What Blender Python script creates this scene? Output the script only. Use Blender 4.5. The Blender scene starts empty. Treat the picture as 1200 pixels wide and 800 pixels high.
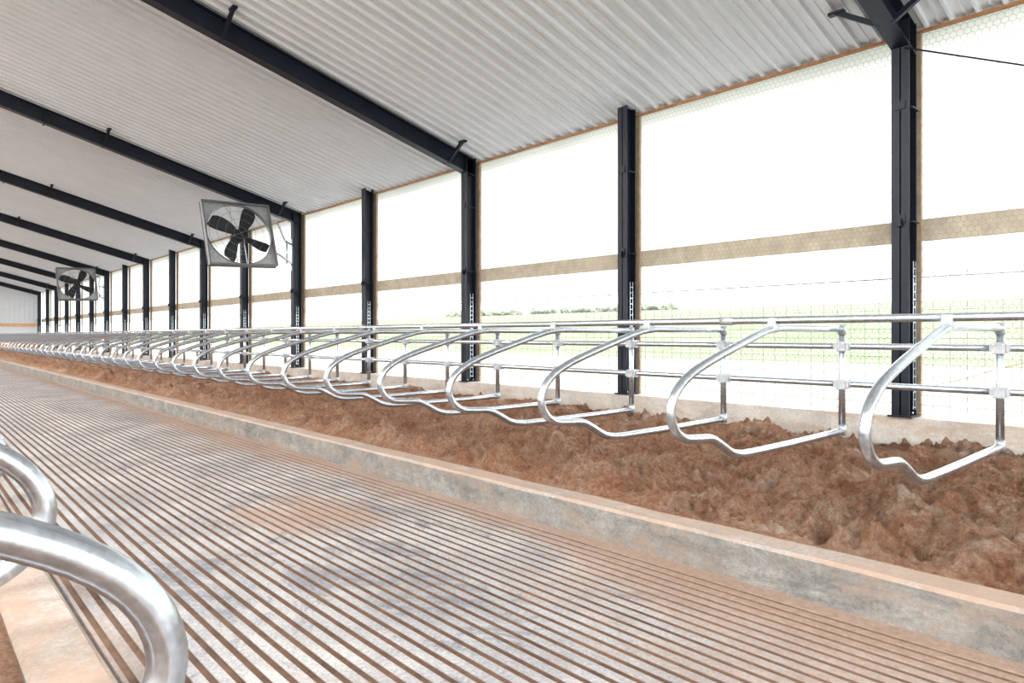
import bpy, math, random, bmesh
from mathutils import Vector, Matrix, noise, Euler
random.seed(4)
S=bpy.context.scene
S.view_settings.view_transform='Standard'
try: S.view_settings.look='Medium High Contrast'
except Exception: S.view_settings.look='None'
S.view_settings.exposure=0.12

# ---------------------------------------------------------------- materials
def newmat(name):
    m=bpy.data.materials.new(name); m.use_nodes=True
    nt=m.node_tree; b=nt.nodes['Principled BSDF']
    return m,nt,b
def N(nt,t,**k):
    n=nt.nodes.new(t)
    for a,v in k.items(): setattr(n,a,v)
    return n
def noise_n(nt,scale,detail=6,rough=.6,vec=None,dist=0):
    n=N(nt,'ShaderNodeTexNoise'); n.inputs['Scale'].default_value=scale
    n.inputs['Detail'].default_value=detail; n.inputs['Roughness'].default_value=rough
    n.inputs['Distortion'].default_value=dist
    if vec is not None: nt.links.new(vec,n.inputs['Vector'])
    return n.outputs['Fac']
def ramp(nt,fac,stops):
    r=N(nt,'ShaderNodeValToRGB'); cr=r.color_ramp
    while len(cr.elements)<len(stops): cr.elements.new(0.5)
    for e,(p,c) in zip(cr.elements,stops):
        e.position=p; e.color=(c[0],c[1],c[2],1) if isinstance(c,(tuple,list)) else (c,c,c,1)
    nt.links.new(fac,r.inputs['Fac']); return r.outputs['Color']
def mix(nt,fac,a,b,mode='MIX'):
    m=N(nt,'ShaderNodeMix',data_type='RGBA',blend_type=mode)
    for s,v in ((0,fac),(6,a),(7,b)):
        if hasattr(v,'links'): nt.links.new(v,m.inputs[s])
        elif s==0: m.inputs[0].default_value=v
        else: m.inputs[s].default_value=(v[0],v[1],v[2],1)
    return m.outputs[2]
def math_n(nt,op,a,b=0.0,clamp=False):
    m=N(nt,'ShaderNodeMath',operation=op); m.use_clamp=clamp
    for i,v in enumerate((a,b)):
        if hasattr(v,'links'): nt.links.new(v,m.inputs[i])
        else: m.inputs[i].default_value=v
    return m.outputs[0]
def bump(nt,b,h,strength=.3,dist=.01):
    n=N(nt,'ShaderNodeBump'); n.inputs['Strength'].default_value=strength; n.inputs['Distance'].default_value=dist
    nt.links.new(h,n.inputs['Height']); nt.links.new(n.outputs['Normal'],b.inputs['Normal'])
def pos(nt):
    g=N(nt,'ShaderNodeNewGeometry'); return g.outputs['Position']
def mapped(nt,sc):
    m=N(nt,'ShaderNodeMapping'); m.inputs['Scale'].default_value=sc
    nt.links.new(pos(nt),m.inputs['Vector']); return m.outputs['Vector']

def simple(name,c,rough=.6,metal=0,var=.12,scale=8,bmp=0):
    m,nt,b=newmat(name); b.inputs['Roughness'].default_value=rough; b.inputs['Metallic'].default_value=metal
    f=noise_n(nt,scale,5,.6,pos(nt))
    lo=tuple(x*(1-var) for x in c); hi=tuple(min(1,x*(1+var)) for x in c)
    nt.links.new(ramp(nt,f,[(.3,lo),(.7,hi)]),b.inputs['Base Color'])
    if bmp: bump(nt,b,f,bmp,.005)
    return m

M={}
M['galv']=simple('galvanized_steel',(.60,.65,.71),.27,.9,.18,38,.05)
M['galvdull']=simple('galvanized_dull',(.53,.56,.58),.45,.5,.15,14)
M['fanbox']=simple('fan_housing_grey',(.26,.265,.27),.45,.4,.15,6)
M['steel']=simple('painted_dark_steel',(.013,.019,.033),.40,0,.25,5)
M['steel2']=simple('dark_blade',(.025,.028,.033),.5,.0,.2,5)
M['white']=simple('white_liner',(.72,.755,.80),.34,0,.03,1.5)
M['wood']=simple('trim_wood',(.42,.22,.11),.8,0,.25,9,.2)
M['stud']=simple('stud_wood',(.42,.32,.23),.8,0,.2,9,.2)
M['board']=simple('dusty_board',(.54,.485,.39),.85,0,.18,6,.2)
M['endwood']=simple('end_plywood',(.70,.46,.27),.8,0,.12,3)
M['wire']=simple('netting_wire',(.36,.31,.25),.6,0,.2,20)
M['wire2']=simple('welded_wire',(.28,.29,.28),.5,.2,.2,20)
M['tree']=simple('tree_foliage',(.22,.25,.20),.95,0,.15,.6)
M['gravel']=simple('pale_ground',(.22,.235,.185),.95,0,.16,1.2)
M['cord']=simple('red_cord',(.45,.08,.06),.7,0,.1,3)
M['lens']=simple('black_rubber',(.02,.02,.02),.6,0,.1,3)
m,nt,b=newmat('added_fill_glow'); b.inputs['Emission Color'].default_value=(1,.98,.95,1); b.inputs['Emission Strength'].default_value=4; M['fill_glow']=m  # glowing face of the added fill lamps

def concrete(name,c1,c2,dust,dustamt,dark=.5):
    m,nt,b=newmat(name); b.inputs['Roughness'].default_value=.85
    p=pos(nt)
    base=ramp(nt,noise_n(nt,3.2,10,.75,p,.6),[(.33,c1),(.66,c2)])
    stn=ramp(nt,noise_n(nt,1.7,9,.78,mapped(nt,(1,.8,3)),1.0),[(.48,0.),(.62,1.)])
    base=mix(nt,math_n(nt,'MULTIPLY',stn,dark),base,tuple(k*.55 for k in c1))
    fine=noise_n(nt,38,8,.78,p)
    base=mix(nt,.75,base,ramp(nt,fine,[(.3,.30),(.72,.72)]),'OVERLAY')
    d=ramp(nt,noise_n(nt,3.1,9,.8,mapped(nt,(1,.5,1.5))),[(.50-dustamt*.2,0.),(.66-dustamt*.2,1.)])
    nt.links.new(mix(nt,math_n(nt,'MULTIPLY',d,.8),base,dust),b.inputs['Base Color'])
    bump(nt,b,fine,.5,.008)
    return m
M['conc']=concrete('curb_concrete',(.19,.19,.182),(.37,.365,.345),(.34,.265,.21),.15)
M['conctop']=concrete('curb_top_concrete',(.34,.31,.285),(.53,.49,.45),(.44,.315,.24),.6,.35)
M['stem']=concrete('stem_wall_concrete',(.54,.51,.47),(.70,.67,.62),(.52,.40,.31),.1,.15)

# grooved floor
m,nt,b=newmat('grooved_concrete'); b.inputs['Roughness'].default_value=.8; b.inputs['Specular IOR Level'].default_value=.3
p=pos(nt); sp=N(nt,'ShaderNodeSeparateXYZ'); nt.links.new(p,sp.inputs[0])
base=ramp(nt,noise_n(nt,1.1,9,.7,p),[(.32,(.275,.275,.285)),(.5,(.39,.385,.39)),(.68,(.52,.51,.50))])
st=noise_n(nt,1.0,10,.78,mapped(nt,(1.5,.7,1)),1.6)
def blob(cx,cy,rx,ry):
    a=math_n(nt,'DIVIDE',math_n(nt,'SUBTRACT',sp.outputs[0],cx),rx); a=math_n(nt,'MULTIPLY',a,a)
    c=math_n(nt,'DIVIDE',math_n(nt,'SUBTRACT',sp.outputs[1],cy),ry); c=math_n(nt,'MULTIPLY',c,c)
    return math_n(nt,'SUBTRACT',1.0,math_n(nt,'ADD',a,c),True)
wet=math_n(nt,'ADD',st,math_n(nt,'MULTIPLY',blob(2.0,4.4,1.3,2.4),.08))
base=mix(nt,math_n(nt,'MULTIPLY',ramp(nt,wet,[(.56,0.),(.64,1.)]),.58),base,(.13,.15,.19))
fine=noise_n(nt,50,8,.78,p)
base=mix(nt,.85,base,ramp(nt,fine,[(.3,.27),(.72,.75)]),'OVERLAY')
ex=math_n(nt,'ABSOLUTE',math_n(nt,'SUBTRACT',sp.outputs[0],2.05))
ex=math_n(nt,'MULTIPLY',math_n(nt,'SUBTRACT',ex,1.08),.48,False)
ex=math_n(nt,'MAXIMUM',ex,0.0)
dn=noise_n(nt,1.0,13,.84,mapped(nt,(1.7,.6,1)),.8)
pbn=noise_n(nt,4.5,10,.85,mapped(nt,(1.4,.7,1)),1.0)
pb=math_n(nt,'MULTIPLY',math_n(nt,'MULTIPLY',blob(2.45,5.25,.7,.9),1.4),math_n(nt,'SUBTRACT',pbn,.31,True))
pb2=math_n(nt,'MULTIPLY',blob(3.7,1.3,1.7,2.4),.20)
pb3=math_n(nt,'MULTIPLY',blob(3.5,10.,.9,6.0),.09)
tot=math_n(nt,'ADD',math_n(nt,'ADD',math_n(nt,'ADD',math_n(nt,'ADD',dn,ex),pb),pb2),pb3)
dm=ramp(nt,tot,[(.54,0.),(.66,.65),(.85,1.)])
sandc=ramp(nt,noise_n(nt,22,9,.8,p),[(.3,(.27,.175,.125)),(.7,(.50,.36,.275))])
col=mix(nt,math_n(nt,'MULTIPLY',dm,.82),base,sandc)
gr=N(nt,'ShaderNodeMapRange'); gr.inputs[1].default_value=-.005; gr.inputs[2].default_value=-.0015; gr.inputs[3].default_value=1; gr.inputs[4].default_value=0
nt.links.new(sp.outputs[2],gr.inputs[0])
gcol=ramp(nt,noise_n(nt,3,9,.8,p),[(.3,(.080,.050,.037)),(.7,(.22,.14,.10))])
gcol=mix(nt,math_n(nt,'MULTIPLY',dm,.3),gcol,sandc)
col=mix(nt,gr.outputs[0],col,gcol)
nt.links.new(col,b.inputs['Base Color']); bump(nt,b,fine,.5,.006)
M['floor']=m

# sand
m,nt,b=newmat('red_sand'); b.inputs['Roughness'].default_value=.97; b.inputs['Specular IOR Level'].default_value=.12
p=pos(nt)
c=ramp(nt,noise_n(nt,1.9,13,.88,p,.7),[(.34,(.42,.195,.115)),(.45,(.62,.335,.215)),(.55,(.76,.49,.355)),(.65,(.96,.80,.68))])
f2=noise_n(nt,30,10,.88,p)
c=mix(nt,.9,c,ramp(nt,f2,[(.34,.20),(.65,.88)]),'OVERLAY')
nt.links.new(c,b.inputs['Base Color'])
f3=noise_n(nt,13,13,.92,p,.2)
bump(nt,b,math_n(nt,'ADD',f3,math_n(nt,'MULTIPLY',f2,.5)),1.0,.13)
M['sand']=m

# curtain
m,nt,b=newmat('translucent_curtain')
out=nt.nodes['Material Output']; nt.nodes.remove(b)
tr=N(nt,'ShaderNodeBsdfTranslucent'); df=N(nt,'ShaderNodeBsdfDiffuse'); tp=N(nt,'ShaderNodeBsdfTransparent')
cc=ramp(nt,noise_n(nt,.55,4,.5,mapped(nt,(1,1,.6))),[(.35,(.60,.60,.61)),(.65,(.72,.715,.72))])
nt.links.new(cc,tr.inputs['Color']); nt.links.new(cc,df.inputs['Color'])
m1=N(nt,'ShaderNodeMixShader'); m1.inputs[0].default_value=.22
nt.links.new(tr.outputs[0],m1.inputs[1]); nt.links.new(df.outputs[0],m1.inputs[2])
m2=N(nt,'ShaderNodeMixShader'); m2.inputs[0].default_value=.05
nt.links.new(m1.outputs[0],m2.inputs[1]); nt.links.new(tp.outputs[0],m2.inputs[2])
nt.links.new(m2.outputs[0],out.inputs[0]); M['curtain']=m

# field
m,nt,b=newmat('crop_field'); b.inputs['Roughness'].default_value=.95; b.inputs['Specular IOR Level'].default_value=.1
c=ramp(nt,noise_n(nt,.5,10,.85,mapped(nt,(1.,.2,1))),[(.34,(.11,.145,.08)),(.5,(.16,.195,.125)),(.66,(.21,.235,.175))])
nt.links.new(c,b.inputs['Base Color']); M['field']=m

# ---------------------------------------------------------------- mesh builder
class MB:
    def __init__(s,*mats): s.v=[];s.f=[];s.mi=[];s.sm=[];s.mats=[M[x] for x in mats]
    def quad(s,a,b,c,d,mi=0):
        i=len(s.v); s.v+= [a,b,c,d]; s.f.append((i,i+1,i+2,i+3)); s.mi.append(mi); s.sm.append(False)
    def hexa(s,c8,mi=0):
        i=len(s.v); s.v+=[tuple(c) for c in c8]
        for f in ((0,3,2,1),(4,5,6,7),(0,1,5,4),(1,2,6,5),(2,3,7,6),(3,0,4,7)):
            s.f.append(tuple(i+k for k in f)); s.mi.append(mi); s.sm.append(False)
    def box(s,x0,x1,y0,y1,z0,z1,mi=0,dz=0):
        s.hexa([(x0,y0,z0),(x1,y0,z0+dz),(x1,y1,z0+dz),(x0,y1,z0),(x0,y0,z1),(x1,y0,z1+dz),(x1,y1,z1+dz),(x0,y1,z1)],mi)
    def bar(s,p,q,w,h,mi=0):
        p=Vector(p);q=Vector(q);d=(q-p).normalized()
        up=Vector((0,0,1)) if abs(d.z)<.9 else Vector((1,0,0))
        a=d.cross(up).normalized()*w/2; u=a.normalized().cross(d).normalized()*h/2
        s.hexa([p-a-u,p+a-u,q+a-u,q-a-u,p-a+u,p+a+u,q+a+u,q-a+u],mi)
    def tube(s,pts,r,n=12,mi=0,closed=False,caps=True):
        pts=[Vector(p) for p in pts]; k=len(pts); base=len(s.v)
        prev=None
        for i,p in enumerate(pts):
            if closed: t=(pts[(i+1)%k]-pts[i-1]).normalized()
            else: t=(pts[min(i+1,k-1)]-pts[max(i-1,0)]).normalized()
            if prev is None:
                up=Vector((0,0,1)) if abs(t.z)<.9 else Vector((0,1,0))
                a=t.cross(up).normalized()
            else: a=(prev-t*prev.dot(t)).normalized()
            prev=a; bb=t.cross(a)
            for j in range(n):
                an=2*math.pi*j/n
                s.v.append(tuple(p+a*(r*math.cos(an))+bb*(r*math.sin(an))))
        for i in range(k if closed else k-1):
            for j in range(n):
                i2=(i+1)%k
                s.f.append((base+i*n+j,base+i*n+(j+1)%n,base+i2*n+(j+1)%n,base+i2*n+j)); s.mi.append(mi); s.sm.append(True)
        if caps and not closed:
            s.f.append(tuple(base+j for j in range(n))[::-1]); s.mi.append(mi); s.sm.append(False)
            s.f.append(tuple(base+(k-1)*n+j for j in range(n))); s.mi.append(mi); s.sm.append(False)
    def cyl(s,p,q,r,n=16,mi=0): s.tube([p,q],r,n,mi)
    def mesh(s,name):
        me=bpy.data.meshes.new(name); me.from_pydata([tuple(x) for x in s.v],[],s.f)
        for m_ in s.mats: me.materials.append(m_)
        me.polygons.foreach_set('material_index',s.mi); me.polygons.foreach_set('use_smooth',s.sm)
        me.update(); return me
    def obj(s,name):
        return add(name,s.mesh(name))
def add(name,me,loc=(0,0,0),rot=(0,0,0)):
    o=bpy.data.objects.new(name,me); o.location=loc; o.rotation_euler=rot
    S.collection.objects.link(o); return o
def catmull(pts,sub=6):
    P=[Vector(p) for p in pts]; P=[P[0]*2-P[1]]+P+[P[-1]*2-P[-2]]; out=[]
    for i in range(1,len(P)-2):
        for k in range(sub):
            t=k/sub; a,b,c,d=P[i-1],P[i],P[i+1],P[i+2]
            out.append(.5*((2*b)+(c-a)*t+(2*a-5*b+4*c-d)*t*t+(3*b-a-3*c+d)*t**3))
    out.append(P[-2]); return out
def fillet(pts,rad,seg=7):
    P=[Vector(p) for p in pts]; out=[P[0]]
    for i in range(1,len(P)-1):
        a=(P[i-1]-P[i]); c=(P[i+1]-P[i]); r=min(rad,a.length*.49,c.length*.49)
        A=P[i]+a.normalized()*r; C=P[i]+c.normalized()*r
        for k in range(seg+1):
            t=k/seg; out.append(A*(1-t)**2+P[i]*2*t*(1-t)+C*t*t)
    out.append(P[-1]); return out

# ---------------------------------------------------------------- layout constants
W=8.0; EAVE=4.73; PITCH=.27; RX=-3.0; LX=-14.0; BAY=3.68; Y0=2.576; YEND=62.0; YB=-6.0
CF,CB=3.70,3.93; CH=.238; SX=6.5
def roofz(x): return EAVE+PITCH*(W-x) if x>=RX else EAVE+PITCH*(W-RX)-PITCH*(RX-x)

mb=MB('floor'); prof=[(.56,0),(.70,0)]
x=.72
while x<3.60:
    prof+=[(x,0),(x+.004,-.010),(x+.030,-.010),(x+.034,0)]; x+=.083
prof+=[(3.71,0)]
ys=[YB,0,10,30,YEND]
for i in range(len(prof)-1):
    for j in range(len(ys)-1):
        (xa,za),(xb,zb)=prof[i],prof[i+1]
        mb.quad((xa,ys[j],za),(xb,ys[j],zb),(xb,ys[j+1],zb),(xa,ys[j+1],za))
mb.quad((LX,YB,0),(-3.4,YB,0),(-3.4,YEND,0),(LX,YEND,0))
mb.obj('floor')

def curb(name,x0,x1):
    mb=MB('conc','conctop'); c=.02
    n=200; ye=YEND-.06
    for i in range(n):
        ya=YB+(ye-YB)*(i/n)**1.6; yb=YB+(ye-YB)*((i+1)/n)**1.6
        w=lambda y,k: .009*noise.noise(Vector((k,y*1.6,0)))
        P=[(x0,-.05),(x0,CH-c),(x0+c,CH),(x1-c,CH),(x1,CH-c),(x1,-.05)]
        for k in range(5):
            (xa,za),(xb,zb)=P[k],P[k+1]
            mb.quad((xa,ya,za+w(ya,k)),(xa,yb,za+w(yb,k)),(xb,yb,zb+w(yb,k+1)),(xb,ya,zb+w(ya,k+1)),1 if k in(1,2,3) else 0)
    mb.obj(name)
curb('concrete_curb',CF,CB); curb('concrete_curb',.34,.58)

def ridged(q): return (1-abs(noise.noise(q))*2.2)
def sand(name,xa,xb,base,curbx):
    ys=[];y=-3.0
    while y<YEND-.3:
        ys.append(y); y+=.018 if y<6.5 else (.018+(y-6.5)*.011)
    ys.append(YEND-.2)
    nx=int((xb-xa)/.019); verts=[];faces=[]
    for y in ys:
        for i in range(nx+1):
            x=xa+(xb-xa)*i/nx
            q=Vector((x,y,0))
            wq=q+.2*Vector((noise.noise(q*1.7),noise.noise(q*1.7+Vector((8,0,0))),0))
            h=.16*noise.noise(wq*.9+Vector((3,1,7)))+.13*noise.noise(wq*2.4)
            rr=Vector((wq.x*1.3,wq.y*2.6,0))
            r=max(0,ridged(rr+Vector((9,2,1)))); h+=.12*r*r*max(0,.6+noise.noise(q*.9))
            r2=max(0,ridged(wq*5.0+Vector((1,5,3)))); h+=.08*r2*r2*max(0,.5+noise.noise(q*1.6+Vector((4,4,4))))
            h+=.075*noise.noise(wq*7.0)+.052*noise.noise(q*15)+.034*noise.noise(q*31)
            d=noise.voronoi(wq*2.1)[0][0]
            if d<.28: h-=.13*(1-(d/.28)**2)
            d=noise.voronoi(wq*9)[0][0]
            mk=max(0,.05+noise.noise(q*1.3+Vector((2,7,1)))*1.8)
            h+=max(0,.38-d)*.24*min(mk,1)
            d=noise.voronoi(q*19)[0][0]
            h+=max(0,.40-d)*.09*min(mk+.35,1)
            e=abs(x-curbx)
            dc=min(e/.38,1.0); dc=dc*dc*(3-2*dc)
            z=base+.02*dc+.04*min(e/3.5,1)+h*dc*.9
            if e<.10: z=min(z,CH-.012+(e/.10)*.06)
            verts.append((x,y,max(z,.06)))
    w=nx+1
    for j in range(len(ys)-1):
        for i in range(nx):
            a=j*w+i; faces.append((a,a+1,a+w+1,a+w))
    me=bpy.data.meshes.new(name); me.from_pydata(verts,[],faces); me.materials.append(M['sand'])
    me.polygons.foreach_set('use_smooth',[True]*len(faces)); me.update(); return add(name,me)
sand('sand_bedding',CB-.07,W-.245,.222,CB-.07)
sand('sand_bedding',-3.4,.40,.19,.40)

# ceiling with ribs
mb=MB('white'); P=.2286; yy=YB; prof=[]
while yy<YEND:
    prof+=[(yy,0),(yy+.055,0),(yy+.061,-.014),(yy+.085,-.014),(yy+.091,0),(yy+.155,0),(yy+.168,-.046),(yy+.198,-.046),(yy+.211,0)]
    yy+=P
prof=[p for p in prof if p[0]<YEND]+[(YEND,0)]
for i in range(len(prof)-1):
    (ya,za),(yb,zb)=prof[i],prof[i+1]
    for xa,xb in ((W+.12,RX),(RX,LX)):
        mb.quad((xa,ya,roofz(xa)+za),(xa,yb,roofz(xa)+zb),(xb,yb,roofz(xb)+zb),(xb,ya,roofz(xb)+za))
mb.obj('ceiling')
mb=MB('white')
mb.quad((W+.7,YB,EAVE-.01),(W+.7,YEND+.3,EAVE-.01),(RX,YEND+.3,roofz(RX)+.25),(RX,YB,roofz(RX)+.25))
mb.quad((RX,YB,roofz(RX)+.25),(RX,YEND+.3,roofz(RX)+.25),(LX-.5,YEND+.3,EAVE+.05),(LX-.5,YB,EAVE+.05))
mb.obj('roof')

def colmesh(h,main):
    mb=MB('steel','galv'); D=.20 if not main else .22; F=.17; t=.014
    mb.box(-D,-D+t,-F/2,F/2,0,h); mb.box(-t,0,-F/2,F/2,0,h); mb.box(-D,0,-.006,.006,0,h)
    mb.box(-D-.03,.02,-F/2-.03,F/2+.03,-.0,.02)
    for sx in(-D+.04,-.05):
        for sy in(-.06,.06): mb.cyl((sx,sy,.02),(sx,sy,.05),.012,8,1)
    for z in (2.02,3.2):
        mb.box(-D-.012,-D,-.05,.05,z,z+.09); mb.box(-D+.02,-.01,-F/2-.03,-F/2,z,z+.012)
    mb.box(-D-.05,-D-.012,-.02,.02,1.98,2.06)
    yb=-F/2-.012
    for xx in (-.15,-.09): mb.box(xx-.004,xx+.004,yb-.008,yb,.08,1.62,1)
    z=.1
    while z<1.6: mb.box(-.15,-.09,yb-.006,yb-.001,z,z+.010,1); z+=.08
    return mb.mesh('steel_column')
colA=colmesh(EAVE-.60+.0,True); colB=colmesh(EAVE-.60+.02,False)
def raftermesh(sgn):
    mb=MB('steel'); d=.29; F=.18; t=.014
    x0=W-.05; x1=RX
    def f(x): return x if sgn>0 else 2*RX-x
    def b(xa,xb,y0,y1,lo,hi):
        za=roofz(xa)-.048; zb=roofz(xb)-.048
        pts=[(xa,y0,za+lo),(xb,y0,zb+lo),(xb,y1,zb+lo),(xa,y1,za+lo),(xa,y0,za+hi),(xb,y0,zb+hi),(xb,y1,zb+hi),(xa,y1,za+hi)]
        mb.hexa([(f(p[0]),p[1],p[2]) for p in pts])
    b(x0,x1,-.006,.006,-d,0); b(x0,x1,-F/2,F/2,-d-t,-d); b(x0,x1,-F/2,F/2,-t,0)
    for bx in (7.35,3.4,-.4):
        for s_ in (-1,1):
            mb.bar((f(bx),s_*.05,roofz(bx)-.34),(f(bx),s_*.48,roofz(bx)-.06),.05,.05)
            mb.bar((f(bx),s_*.40,roofz(bx)-.065),(f(bx),s_*.56,roofz(bx)-.065),.07,.03)
    b(2.3,2.28,-F/2,F/2,-d-.05,0)
    return mb.mesh('roof_rafter')
rR=raftermesh(1); rL=raftermesh(-1)
for n in range(-2,17):
    y=Y0+BAY*n; main=(n%2==0)
    add('steel_column',colA if main else colB,(W-.03,y,.60))
    add('steel_column',colA if main else colB,(LX+.03,y,.60),(0,0,math.pi))
    if main:
        add('roof_rafter',rR,(0,y,0)); add('roof_rafter',rL,(0,y,0))

mb=MB('stem','wood','board','stud')
mb.box(W-.24,W+.14,YB,YEND,-.1,.60,0)
mb.box(W+.03,W+.09,YB,YEND,EAVE-.075,EAVE-.05,1)
mb.box(W+.06,W+.10,YB,YEND,2.45,2.68,2)
for n in range(-2,17):
    y=Y0+BAY*n; mb.box(W+.04,W+.08,y-.105,y+.075,.6,EAVE-.08,3)
mb.obj('wall_right')
mb=MB('stem','wood'); mb.box(LX-.14,LX+.24,YB,YEND,-.1,.6,0); mb.box(LX-.09,LX-.02,YB,YEND,EAVE-.1,EAVE-.05,1); mb.obj('wall_left')

def curtain(name,z0,z1,x):
    verts=[];faces=[];ny=500;nz=10
    for j in range(ny+1):
        y=YB+(YEND-.1-YB)*j/ny
        for i in range(nz+1):
            t=i/nz; z=z0+(z1-z0)*t
            verts.append((x+.03*noise.noise(Vector((y*.9,z*1.2,0))),y,z+(1-t)*.03*noise.noise(Vector((y*.5,0,3)))))
    w=nz+1
    for j in range(ny):
        for i in range(nz): a=j*w+i; faces.append((a,a+1,a+w+1,a+w))
    me=bpy.data.meshes.new(name); me.from_pydata(verts,[],faces); me.materials.append(M['curtain'])
    me.polygons.foreach_set('use_smooth',[True]*len(faces)); return add(name,me)
curtain('ventilation_curtain',2.65,EAVE-.06,W+.16)
curtain('ventilation_curtain',2.10,2.47,W+.16)
mb=MB('galvdull'); mb.cyl((W+.16,YB,2.075),(W+.16,YEND-.1,2.075),.010,8); mb.obj('curtain_roll_pipe')

def hexnet():
    mb=MB('wire'); a=.036; wv=.0018
    h=math.sqrt(3)*a
    def edge(p,q):
        d=Vector((q[0]-p[0],q[1]-p[1]))
        if d.length<1e-6: return
        d.normalize(); nrm=Vector((-d.y,d.x))*wv
        mb.quad((0,p[0]+nrm.x,p[1]+nrm.y),(0,p[0]-nrm.x,p[1]-nrm.y),(0,q[0]-nrm.x,q[1]-nrm.y),(0,q[0]+nrm.x,q[1]+nrm.y))
    z=.0; row=0; H=EAVE-.085-.62
    while z<H:
        nx=int(BAY/h)+1
        off=(h/2 if row%2 else 0)
        for i in range(nx):
            y=i*h+off
            if y>BAY: continue
            edge((y,z),(y,min(z+a,H)))
            if z+1.5*a<=H:
                edge((y,z+a),(y+h/2,z+1.5*a)); edge((y,z+a),(y-h/2,z+1.5*a))
        z+=1.5*a; row+=1
    return mb.mesh('poultry_netting')
hn=hexnet()
def weld():
    mb=MB('wire2'); t=.002
    z=0
    while z<1.5: mb.box(-t,t,0,BAY,z-t,z+t); z+=.10
    y=0
    while y<BAY: mb.box(-t,t,y-t,y+t,0,1.5); y+=.15
    return mb.mesh('welded_wire_fence')
wf=weld()
for n in range(-2,16):
    y=Y0+BAY*n
    if y+BAY>YEND: continue
    add('poultry_netting',hn,(W+.022,y,.62)); add('welded_wire_fence',wf,(W+.012,y,.62))

# end wall
mb=MB('white','endwood','wood')
mb.box(LX,W,YEND-.02,YEND+.15,0,1.25,1)
mb.box(LX,W,YEND-.02,YEND+.15,1.25,2.1,0); mb.box(LX,W,YEND-.04,YEND+.15,2.1,2.35,1); mb.box(LX,W,YEND-.02,YEND+.15,2.35,4.8,0)
mb.hexa([(LX,YEND-.02,4.8),(W,YEND-.02,4.8),(W,YEND+.15,4.8),(LX,YEND+.15,4.8),(RX-.1,YEND-.02,roofz(RX)),(RX+.1,YEND-.02,roofz(RX)),(RX+.1,YEND+.15,roofz(RX)),(RX-.1,YEND+.15,roofz(RX))],0)
x=LX+.3
while x<W: mb.box(x,x+.03,YEND-.05,YEND-.02,2.36,4.7,0); x+=.3
z=1.4
while z<2.1: mb.box(LX,W,YEND-.045,YEND-.02,z,z+.03,0); z+=.2
mb.obj('wall_end')

# stall dividers
def divider(sgn):
    mb=MB('galv','galvdull')
    loop=[(-1.20,1.51),(-1.42,1.485),(-1.75,1.40),(-2.15,1.29),(-2.45,1.19),(-2.63,1.08),(-2.70,.95),(-2.66,.83),(-2.55,.755),(-2.40,.735),(-2.22,.72),(-2.08,.66),(-1.94,.59),(-1.78,.56),(-1.5,.555)]
    pts=[(-.0,0,1.51),(-.4,0,1.51),(-.8,0,1.51)]+[tuple(p) for p in catmull([(a,0,b) for a,b in loop],5)]+[(-1.0,0,.555),(-.5,0,.56),(0,0,.565)]
    mb.tube([(sgn*p[0],p[1],p[2]) for p in pts],.031,16)
    mb.tube([(0,0,.53),(0,0,1.545)],.030,12)
    mb.cyl((0,0,.535),(0,0,.62),.035,12,1); mb.cyl((0,0,1.46),(0,0,1.55),.035,12,1)
    for z in (1.35,1.0):
        mb.box(-.040,.075,-.042,.042,z-.045,z+.045,1)
        for s_ in (-.055,.055):
            mb.box(-.03,.06,s_-.012,s_+.012,z-.03,z+.03,1)
            mb.cyl((-.06,s_*.55,z+.03),(.1,s_*.55,z+.03),.007,8,0)
            mb.cyl((-.06,s_*.55,z-.03),(.1,s_*.55,z-.03),.007,8,0)
    xx=sgn*-1.30
    mb.box(xx-.034,xx+.034,-.034,.034,1.50,1.59,1)
    return mb.mesh('stall_divider')
dR=divider(1); dL=divider(-1)
y=1.435-1.22*3
while y<YEND-1:
    add('stall_divider',dR,(SX,y,0)); y+=1.22
LXP=4.12-SX
y=1.18
while y<YEND-1:
    add('stall_divider',dL,(LXP,y,0)); y+=1.22
for xs,s in ((SX,1),(LXP,-1)):
    for z in (1.35,1.0):
        mb=MB('galv'); mb.tube([(xs+s*.045,YB,z),(xs+s*.045,YEND-.1,z)],.029,14); mb.obj('stall_rail')
    mb=MB('galv','galvdull'); X=xs-s*1.30; mb.tube([(X,YB if s>0 else .9,1.572),(X,YEND-.1,1.572)],.029,14)
    yy=YB if s>0 else 3.0
    while yy<YEND-4:
        mb.cyl((X,yy+2.9,1.572),(X,yy+3.02,1.572),.035,14,1); yy+=6.1
    mb.obj('neck_rail')

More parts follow.
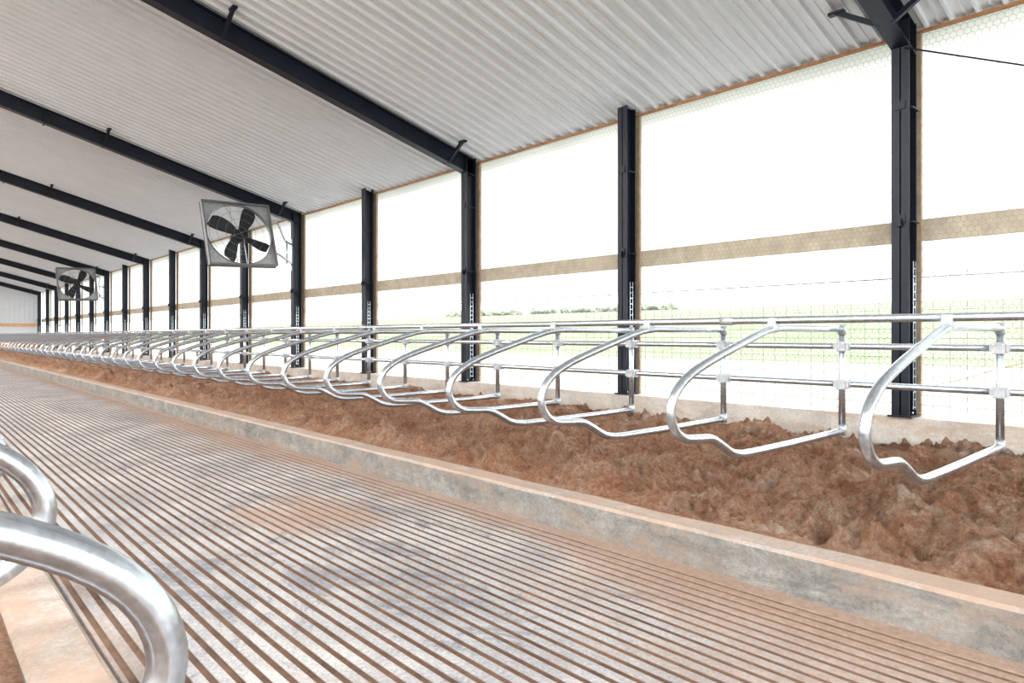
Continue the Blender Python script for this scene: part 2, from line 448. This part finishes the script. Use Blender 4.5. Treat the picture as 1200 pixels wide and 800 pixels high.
# fans
def fan(loc,rot,postx,posty):
    root=bpy.data.objects.new('barn_fan',None); root.location=loc; root.rotation_euler=rot; S.collection.objects.link(root)
    h=.80; dp=.085; R=.775
    mb=MB('fanbox','galvdull')
    for a in (-1,1):
        mb.box(-h,h,-dp,dp,a*h-.006,a*h+.006); mb.box(a*h-.006,a*h+.006,-dp,dp,-h,h)
    for yv in (-dp,dp):
        for a in (-1,1):
            mb.box(-h-.012,h+.012,yv-.006,yv+.006,a*h-.018,a*h+.018); mb.box(a*h-.018,a*h+.018,yv-.006,yv+.006,-h,h)
    n=48
    def sq(an):
        c,s_=math.cos(an),math.sin(an); k=h/max(abs(c),abs(s_)); return c*k,s_*k
    for i in range(n):
        a0=2*math.pi*i/n;a1=2*math.pi*(i+1)/n
        p0=sq(a0);p1=sq(a1)
        c0=(R*math.cos(a0),R*math.sin(a0));c1=(R*math.cos(a1),R*math.sin(a1))
        mb.quad((c0[0],0,c0[1]),(c1[0],0,c1[1]),(p1[0],0,p1[1]),(p0[0],0,p0[1]),1)
        mb.quad((c0[0],-.06,c0[1]),(c1[0],-.06,c1[1]),(c1[0],.06,c1[1]),(c0[0],.06,c0[1]))
    for xx in (-.12,.12): mb.bar((xx,.075,-h),(xx,.075,h),.035,.02,1)
    o=mb.obj('fan_housing'); o.parent=root
    mb=MB('fanbox')
    for r in (.16,.36,.56,.74):
        mb.tube([(r*math.cos(2*math.pi*k/40),-dp-.02,r*math.sin(2*math.pi*k/40)) for k in range(40)],.004,5,0,True)
    for k in range(4):
        an=math.pi*2*k/4+.4; mb.cyl((0,-dp-.02,0),(.78*math.cos(an),-dp-.02,.78*math.sin(an)),.005,5)
    o=mb.obj('fan_guard'); o.parent=root
    mb=MB('steel2','lens')
    mb.cyl((0,-.06,0),(0,.06,0),.12,24,0); mb.cyl((0,.06,0),(0,.28,0),.14,20,1)
    nb=4
    for k in range(nb):
        an=2*math.pi*k/nb+.95
        rad=[.09,.2,.35,.5,.64,.73]; wd=[.06,.11,.15,.17,.17,.13]
        prev=None
        for r,w_ in zip(rad,wd):
            tw=math.radians(40-26*(r/.7)); sweep=.10*(r/.7)**2
            row=[]
            for u in (-1,-.33,.33,1):
                t=u*w_+sweep; yv=-.018*(1-u*u)
                lt=t*math.cos(tw); ly=max(-.09,min(.06,u*w_*math.sin(tw)+yv))
                row.append((r*math.cos(an)-lt*math.sin(an),ly,r*math.sin(an)+lt*math.cos(an)))
            if prev:
                for q in range(3): mb.quad(prev[q],prev[q+1],row[q+1],row[q],0); mb.sm[-1]=True
            prev=row
    o=mb.obj('fan_rotor'); o.parent=root
    M4=Matrix.LocRotScale(Vector(loc),Euler(rot),None).inverted()
    mb=MB('galv')
    def L(p): return tuple(M4@Vector(p))
    P=Vector((postx,posty,loc[2]-.3)); c=Vector(loc)
    e=c+Vector((h+.0,-.1,-.40)); e2=c+Vector((h+.0,.12,.42))
    mb.tube([L(p) for p in fillet([P+Vector((0,0,-.3)),Vector((P.x-.3,c.y-.1,P.z-.3)),Vector((e.x+.12,e.y,P.z-.1)),e],.15)],.028,10)
    mb.tube([L(p) for p in fillet([P+Vector((0,0,.25)),Vector((P.x-.35,c.y+.12,P.z+.25)),Vector((e2.x+.2,e2.y,e2.z)),e2],.15)],.028,10)
    mb.tube([L(p) for p in [Vector((P.x-.34,c.y+.05,P.z-.32)),Vector((P.x-.34,c.y+.05,P.z+.27))]],.025,10)
    mb.bar(L(P+Vector((0,0,-.45))),L(P+Vector((0,0,.4))),.08,.05)
    o=mb.obj('fan_mount'); o.parent=root
fan((6.17,16.75,3.90),(math.radians(-17),math.radians(-2),0),W-.27,Y0+4*BAY)
fan((6.45,38.6,3.93),(math.radians(-17),math.radians(-2),0),W-.27,Y0+10*BAY)

mb=MB('steel'); mb.cyl((W-.27,Y0-.05,4.42),(W-.27,Y0-2*BAY,.95),.008,8); mb.obj('brace_cable')
mb=MB('cord'); mb.tube(catmull([(W-.05,2.45,.90),(W-.05,2.1,1.0),(W-.05,1.75,1.13),(W-.05,1.2,1.28),(W-.05,0.3,1.35)]),.003,6); mb.obj('red_cord')

# exterior
mb=MB('gravel'); mb.quad((-80,-80,-.12),(300,-80,-.12),(300,300,-.12),(-80,300,-.12)); mb.obj('ground')
verts=[];faces=[];nx,ny=160,220
for j in range(ny+1):
    y=-60+420*j/ny
    for i in range(nx+1):
        t=i/nx; x=40+185*t**1.5
        row=.22*math.sin(x*1.6) if x<110 else 0
        z=-.1+ (x-40)*.063 + (row+.30*noise.noise(Vector((x*.8,y*.6,0))))*(min(1,(x-40)/8))
        verts.append((x,y,z))
for j in range(ny):
    for i in range(nx):
        a=j*(nx+1)+i; faces.append((a,a+1,a+nx+2,a+nx+1))
me=bpy.data.meshes.new('crop_field'); me.from_pydata(verts,[],faces); me.materials.append(M['field']); add('crop_field',me)
bm=bmesh.new()
for k in range(170):
    y=165+random.uniform(0,150); x=233+random.uniform(-3,8); r=random.uniform(1.2,2.0)
    r0=bmesh.ops.create_icosphere(bm,subdivisions=3,radius=r,matrix=Matrix.Translation((x,y,12.4+r*.4)))
    for v in r0['verts']:
        v.co+= (v.co-Vector((x,y,12.4))).normalized()*noise.noise(v.co*.5)*1.2
me=bpy.data.meshes.new('tree_line'); bm.to_mesh(me); bm.free(); me.materials.append(M['tree']); add('tree_line',me)

# light : sky, sun, added out-of-view fill lamps along the ridge
w=bpy.data.worlds.new('World'); S.world=w; w.use_nodes=True; nt=w.node_tree
bg=nt.nodes['Background']
tc=N(nt,'ShaderNodeTexCoord'); sp=N(nt,'ShaderNodeSeparateXYZ'); nt.links.new(tc.outputs['Generated'],sp.inputs[0])
nt.links.new(ramp(nt,sp.outputs[2],[(0.0,(1,1,1)),(.5,(.94,.97,1.0)),(1.,(.86,.92,1.0))]),bg.inputs['Color'])
bg.inputs['Strength'].default_value=3.9
sl=bpy.data.lights.new('sun','SUN'); sl.energy=5; sl.angle=math.radians(3); sl.color=(1,.97,.92)
so=bpy.data.objects.new('sun',sl); S.collection.objects.link(so)
so.rotation_euler=Vector((.35,.45,-1.0)).to_track_quat('-Z','Y').to_euler()
y=-1.0
while y<60:
    root=bpy.data.objects.new('added_fill_light',None); root.location=(RX,y,6.75); S.collection.objects.link(root)  # invented fixture, added out of view to lift interior brightness
    mb=MB('galvdull','fill_glow')
    mb.box(-.15,.15,-.9,.9,0,.08,0); mb.box(-.12,.12,-.85,.85,-.015,0,1)
    for s_ in(-.6,.6): mb.cyl((0,s_,.08),(0,s_,roofz(RX)-6.75-.05),.006,6,0)
    o=mb.obj('added_fill_fixture'); o.parent=root
    al=bpy.data.lights.new('added_fill_source','AREA'); al.shape='RECTANGLE'; al.size=.24; al.size_y=1.7; al.energy=540; al.color=(1,.98,.95)
    lo=bpy.data.objects.new('added_fill_source',al); S.collection.objects.link(lo); lo.parent=root; lo.location=(0,0,-.03)
    y+=7.36

# camera
cd=bpy.data.cameras.new('camera'); cd.sensor_width=36; cd.lens=24.0; cd.clip_start=.03; cd.clip_end=1000
cd.shift_y=-7/1200
co=bpy.data.objects.new('camera',cd); S.collection.objects.link(co)
co.location=(0,0,1.45)
co.rotation_euler=(math.pi/2,0,-math.atan(.9))
S.camera=co
